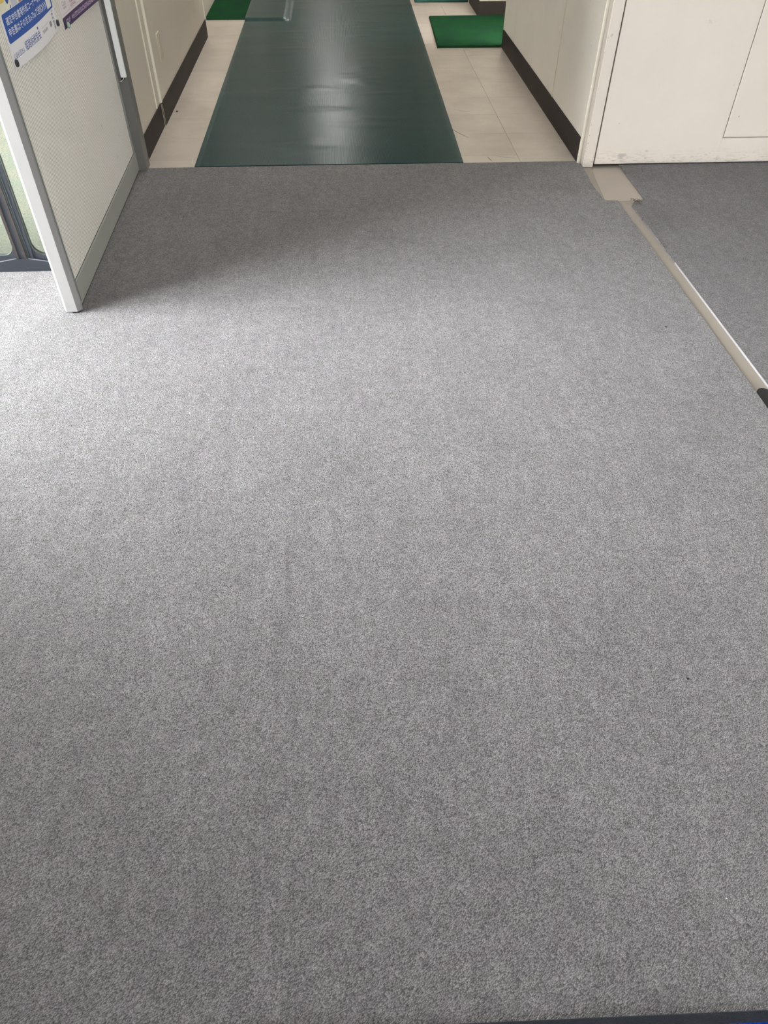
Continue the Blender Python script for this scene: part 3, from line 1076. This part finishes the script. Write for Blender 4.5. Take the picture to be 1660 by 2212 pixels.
text('print_line', '姫路納税協会', 'ink_navy', 0.2060, 0.3600, 0.7010, 0.7235, B, 0.0005, pb, 0.005)
sheet('mark', 'ink_navy', [(0.349 + 0.006 * math.cos(k * math.pi / 6), 0.7285 + 0.0035 * math.sin(k * math.pi / 6)) for k in range(12)], B, 0.0004, 0.0001, pb)
strokes('fine_print', 'ink_grey', 0.389, 0.4515, 0.7045, 0.7125, 9, B, 0.0005, pb, 3)
sheet('grey_square', 'ink_grey', rr(0.488, 0.514, 0.7020, 0.7155, 0.001), B, 0.0004, 0.0001, pb)
sheet('thin_line', 'ink_grey', [(0.389, 0.7185), (0.482, 0.7185), (0.482, 0.7191), (0.389, 0.7191)], B, 0.0004, 0.0001, pb)
strokes('fine_print', 'ink_dark', 0.541, 0.5575, 0.6850, 0.7285, 5, B, 0.0005, pb, 5, True)
strokes('fine_print', 'ink_grey', 0.545, 0.5660, 0.7315, 0.7365, 3, B, 0.0005, pb, 6)
# bits of the picture at the top of the visible part
sheet('picture_patch', 'ink_yellow', [(0.108, 0.829), (0.150, 0.8275), (0.165, 0.833), (0.165, 0.90), (0.108, 0.90)], B, 0.0005, 0.0001, pb)
sheet('picture_patch', 'ink_blue', [(0.166, 0.829), (0.170, 0.8215), (0.176, 0.8195), (0.184, 0.8215), (0.193, 0.827), (0.193, 0.90), (0.166, 0.90)], B, 0.0006, 0.0001, pb)
sheet('picture_patch', 'ink_blue', [(0.1035, 0.8180), (0.109, 0.8175), (0.113, 0.821), (0.112, 0.826), (0.1035, 0.828)], B, 0.0006, 0.0001, pb)
sheet('picture_patch', 'ink_lilac', [(0.203, 0.8078), (0.252, 0.8078), (0.266, 0.90), (0.210, 0.90)], B, 0.0005, 0.0001, pb)
sheet('picture_patch', 'ink_navy', [(0.186, 0.8078), (0.194, 0.8078), (0.197, 0.8135), (0.192, 0.8140)], B, 0.0006, 0.0001, pb)
sheet('picture_patch', 'ink_red', [(0.266, 0.8078), (0.290, 0.8078), (0.300, 0.90), (0.268, 0.90)], B, 0.0006, 0.0001, pb)

pp = empty('purple_poster', PO, PZ)
tag(pp, 'pale pink poster with a dark purple bottom band beside the tax poster', 'poster')
Q = bend_purple
sheet('paper', 'paper_pink', [(0.6555, 0.661), (1.172, 0.661), (1.172, 1.389), (0.6600, 1.389)], Q, 0.0, 0.0003, pp, 0.02)
sheet('purple_band', 'ink_purple', [(0.6555, 0.661), (1.172, 0.661), (1.172, 0.6925), (0.6560, 0.6925)], Q, 0.0004, 0.0001, pp)
strokes('fine_print', 'ink_mauve', 0.690, 0.745, 0.6700, 0.6830, 4, Q, 0.0007, pp, 8)
strokes('fine_print', 'ink_mauve', 0.765, 1.10, 0.6700, 0.6830, 22, Q, 0.0007, pp, 9)
sheet('thin_line', 'ink_grey', [(0.672, 0.6990), (1.15, 0.6990), (1.15, 0.6997), (0.672, 0.6997)], Q, 0.0004, 0.0001, pp)
sheet('thin_line', 'ink_lilac', [(0.7650, 0.7000), (0.7665, 0.7000), (0.7665, 0.90), (0.7650, 0.90)], Q, 0.0004, 0.0001, pp)
text('print_line', 'Cash', 'ink_grey', 0.690, 0.735, 0.7195, 0.7330, Q, 0.0006, pp)
strokes('fine_print', 'ink_grey', 0.695, 0.733, 0.7105, 0.7165, 4, Q, 0.0006, pp, 12)
strokes('fine_print', 'ink_rose', 0.782, 0.850, 0.7140, 0.7230, 6, Q, 0.0006, pp, 13)
strokes('fine_print', 'ink_rose', 0.782, 0.850, 0.7030, 0.7110, 6, Q, 0.0006, pp, 14)


def magnet(name, label, mat, s, z, r, th, base_off, dome=False):
    u = Vector((-math.sin(PZ), math.cos(PZ), 0))
    n = Vector((math.cos(PZ), math.sin(PZ), 0))
    loc = Vector(PO) + u * s + n * base_off + Vector((0, 0, z))
    rt_ = empty(name, loc, PZ)
    tag(rt_, label, 'magnet', 'magnets holding the posters')
    bm = bmesh.new()
    rings = [(0, 1.0), (th * 0.55, 1.0), (th * 0.85, 0.90), (th, 0.70)] if not dome else [(0, 0.85), (th * 0.3, 1.0), (th * 0.6, 0.9), (th * 0.85, 0.62), (th, 0.30)]
    N = 24
    vv = []
    for (x, f) in rings:
        vv.append([bm.verts.new((x, r * f * math.cos(k * 2 * math.pi / N), r * f * math.sin(k * 2 * math.pi / N))) for k in range(N)])
    for i in range(len(vv) - 1):
        for k in range(N):
            bm.faces.new((vv[i][k], vv[i][(k + 1) % N], vv[i + 1][(k + 1) % N], vv[i + 1][k]))
    bm.faces.new(vv[0][::-1])
    bm.faces.new(vv[-1])
    bmesh.ops.recalc_face_normals(bm, faces=bm.faces)
    obj('cap', bm, mat, rt_, True)
    bm = bmesh.new()
    add_prism(bm, [(r * 0.8 * math.cos(k * 2 * math.pi / N), r * 0.8 * math.sin(k * 2 * math.pi / N)) for k in range(N)], -0.0012, 0.0, 'x')
    obj('base', bm, 'black', rt_)
    return rt_


magnet('round_magnet', 'black round magnet at the lower left corner of the tax poster', 'magnet_black', 0.1055, 0.6945, 0.0092, 0.006, -0.0018)
magnet('round_magnet', 'black round magnet at the lower right corner of the tax poster', 'magnet_black', 0.5800, 0.6960, 0.0092, 0.006, -0.0012)
magnet('round_magnet', 'pale green magnet at the lower left corner of the purple poster', 'magnet_green', 0.6850, 0.6690, 0.0092, 0.010, -0.0008, True)

# ================================================================== MATS
# ---- ribbed runner
bm = bmesh.new()
RP = 0.0055
xs = [(-0.6755, -0.0030), (-0.6755, 0.0024), (-0.660, 0.0026)]
x = -0.655
while x < 0.552:
    xs += [(x, 0.0022), (x + 0.0006, 0.0034), (x + 0.0042, 0.0034), (x + 0.0048, 0.0022)]
    x += RP
xs += [(0.556, 0.0026), (0.5695, 0.0024), (0.5695, -0.0030)]
NY = 230
ysr = [3.5145 + (7.9 - 3.5145) * (k / NY) ** 1.0 for k in range(NY + 1)]


def sm(a, b, v):
    t = max(0.0, min(1.0, (v - a) / (b - a)))
    return t * t * (3 - 2 * t)


grid = []
for y in ysr:
    row = []
    drift = (y - 3.51) * 0.0100 / 1.0
    for (x, z) in xs:
        fx = x + drift * (x + 0.6755) / 1.245
        near = sm(3.52, 3.75, y)
        p = Vector((fx * 1.6, y * 5.0, 0))
        wv = noise.noise(p) * 0.0011
        p2 = Vector((fx * 3.4 + 9, y * 11.0, 3))
        wr_ = max(0.0, noise.noise(p2) - 0.15) * 0.0042 * sm(-0.55, -0.2, fx) * (1 - sm(0.15, 0.5, fx))
        ridge = max(0.0, noise.noise(Vector((fx * 1.5 + 2, y * 6.0, 7))) - 0.1) * 0.0022
        lift = 0.0135 * sm(6.36, 6.44, y) * (1 - sm(-0.40, -0.33, fx))
        edge = 1.0 if z > 0 else 0.0
        row.append(bm.verts.new((fx, y, z + edge * near * (0.0012 + wv + wr_ + ridge) + (lift if z > 0 else lift))))
    grid.append(row)
for i in range(len(grid) - 1):
    for j in range(len(xs) - 1):
        bm.faces.new((grid[i][j], grid[i][j + 1], grid[i + 1][j + 1], grid[i + 1][j]))
bm.faces.new(grid[0][::-1])
bm.faces.new(grid[-1])
bmesh.ops.recalc_face_normals(bm, faces=bm.faces)
rn = obj('runner_mat', bm, 'rubber')
rn.data.polygons.foreach_set('use_smooth', [False] * len(rn.data.polygons))
rn.data.update()
tag(rn, 'long dark green ribbed rubber runner down the middle of the corridor', 'runner mat')


def pile_mat(name, label, mat, edge, poly, z0, z1):
    cx = sum(p[0] for p in poly) / len(poly)
    cy = sum(p[1] for p in poly) / len(poly)
    r = empty(name, (cx, cy, z0))
    tag(r, label, 'mat')
    loc = [(x - cx, y - cy) for x, y in poly]
    prismo('mat_base', edge, loc, 0.0, (z1 - z0) * 0.55, 'z', r)
    ins = [(x - 0.004 * (1 if x > 0 else -1), y - 0.004 * (1 if y > 0 else -1)) for x, y in loc]
    prismo('pile', mat, ins, (z1 - z0) * 0.55, z1 - z0, 'z', r, 0.002)
    return r


pile_mat('turf_mat', 'green turf door mat on the right beside the runner', 'turf', 'turf_edge', [(0.669, 5.585), (1.400, 5.590), (1.400, 6.492), (0.701, 6.478)], -0.001, 0.012)
pile_mat('turf_mat', 'green turf door mat on the left tucked under the runner', 'turf', 'turf_edge', [(-0.9765, 6.452), (-0.42, 6.460), (-0.42, 7.40), (-0.9765, 7.40)], -0.0012, 0.0085)
tm = pile_mat('teal_mat', 'teal door mat at the far right edge of the corridor', 'teal', 'navy_rubber', [(0.640, 7.012), (1.30, 7.012), (1.30, 7.85), (0.640, 7.85)], -0.001, 0.010)

# ---- blue entrance mat under the viewer
em = empty('entrance_mat', (0.20, -0.20, 0.0), math.radians(-1.0))
tag(em, 'blue pile entrance mat with a dark rubber border at the bottom edge', 'mat')
bm = bmesh.new()
add_prism(bm, rounded_rect(-0.70, 0.80, -0.45, 0.4015, 0.012, 4), 0.0, 0.0035, 'z', 0.001)
obj('rubber_border', bm, 'navy_rubber', em)
prismo('pile', 'blue_pile', rounded_rect(-0.68, 0.78, -0.43, 0.3865, 0.008, 3), 0.0035, 0.009, 'z', em, 0.002)

# ---- floor slot fittings
tp = prismo('trim_3', 'metal_edge', [(sx_right(2.488) - 0.0008, 2.488), (sx_right(2.488) + 0.0006, 2.488), (sx_right(1.9) + 0.0009, 1.9), (sx_right(1.2) + 0.0013, 1.2), (sx_right(-0.5) + 0.0013, -0.5), (sx_right(-0.5) - 0.0012, -0.5), (sx_right(1.2) - 0.0012, 1.2), (sx_right(1.9) - 0.0009, 1.9)], -0.0062, 0.0006)
tag(tp, 'thin bright metal edging along the right rim of the floor slot', 'edging', kind='structure')
poly = [(sx_left(0.3) + 0.0005, 0.3), (sx_right(0.3) - 0.003, 0.3), (sx_right(1.66) - 0.0022, 1.660)]
for k in range(9):
    a = math.pi * k / 8
    cx_, rr_ = (sx_left(1.66) + sx_right(1.66)) / 2, (sx_right(1.66) - sx_left(1.66)) / 2 - 0.003
    poly.append((cx_ + rr_ * math.cos(a), 1.667 + 0.030 * math.sin(a)))
poly.append((sx_left(1.66) + 0.0005, 1.660))
rs = prismo('rubber_strip', 'black', poly, -0.0064, -0.0010, 'z', None, 0.0008)
tag(rs, 'black round-ended rubber strip lying in the floor slot at the right edge', 'rubber strip')


def speck(name, label, mat, x, y, r, z=0.0, squash=0.5, seed=0, cat='debris'):
    rnd = random.Random(seed)
    bm = bmesh.new()
    bmesh.ops.create_icosphere(bm, subdivisions=1, radius=r)
    for v in bm.verts:
        v.co *= rnd.uniform(0.75, 1.25)
        v.co.z *= squash
    o = obj(name, bm, mat)
    zmin = min(v.co.z for v in o.data.vertices)
    o.location = (x, y, z - zmin)
    tag(o, label, cat)
    return o


speck('crumb', 'small black crumb on the grey carpet near the right edge', 'black', 0.649, 0.742, 0.0030, 0, 0.5, 1)
speck('lint', 'tiny white lint on the carpet near the lower right corner', 'lint', 0.570, 0.344, 0.0013, 0, 0.5, 2)
speck('lint', 'tiny white lint on the carpet in front of the runner', 'lint', -0.078, 2.621, 0.0020, 0, 0.6, 3)
speck('crumb', 'black crumb on the beige tiles beside the left baseboard', 'black', -0.872, 4.322, 0.0060, -0.0012, 0.5, 4)
speck('crumb', 'dark crumb on the carpet beside the floor slot', 'scuff', 1.040, 2.040, 0.0040, 0, 0.4, 5)

# ================================================================== CEILING LAMPS (out of view, all but the far corridor one added for brightness)


def ceiling_lamp(name, label, x, y, z, L, W, mat, along_y, group):
    r = empty(name, (x, y, z))
    tag(r, label, 'ceiling light', group)
    a, b = (W, L) if along_y else (L, W)
    boxo('housing', 'white_pvc', -a / 2, a / 2, -b / 2, b / 2, -0.05, 0.0, r, 0.004)
    boxo('diffuser', mat, -a / 2 + 0.015, a / 2 - 0.015, -b / 2 + 0.015, b / 2 - 0.015, -0.062, -0.0505, r, 0.004)
    return r


for (x, y, lb) in ((0.55, 1.45, 'fluorescent ceiling light over the middle of the carpet'),):  # added fill lamp, lifts the carpet and partition
    ceiling_lamp('ceiling_light', lb, x, y, 2.7, 1.25, 0.25, 'room_tube', True, 'ceiling lights of the room')
for (x, y, lb) in ((-0.62, 4.6, 'corridor ceiling light nearest to the carpet'), (-0.62, 7.2, 'second corridor ceiling light from the carpet'), (-0.08, 11.2, 'corridor ceiling light farthest from the carpet')):  # first two are added, set to the left to brighten the right wall
    ceiling_lamp('ceiling_light', lb, x, y, 2.42, 0.62, 0.30, 'hall_tube_far' if y > 9 else 'hall_tube', True, 'ceiling lights of the corridor')
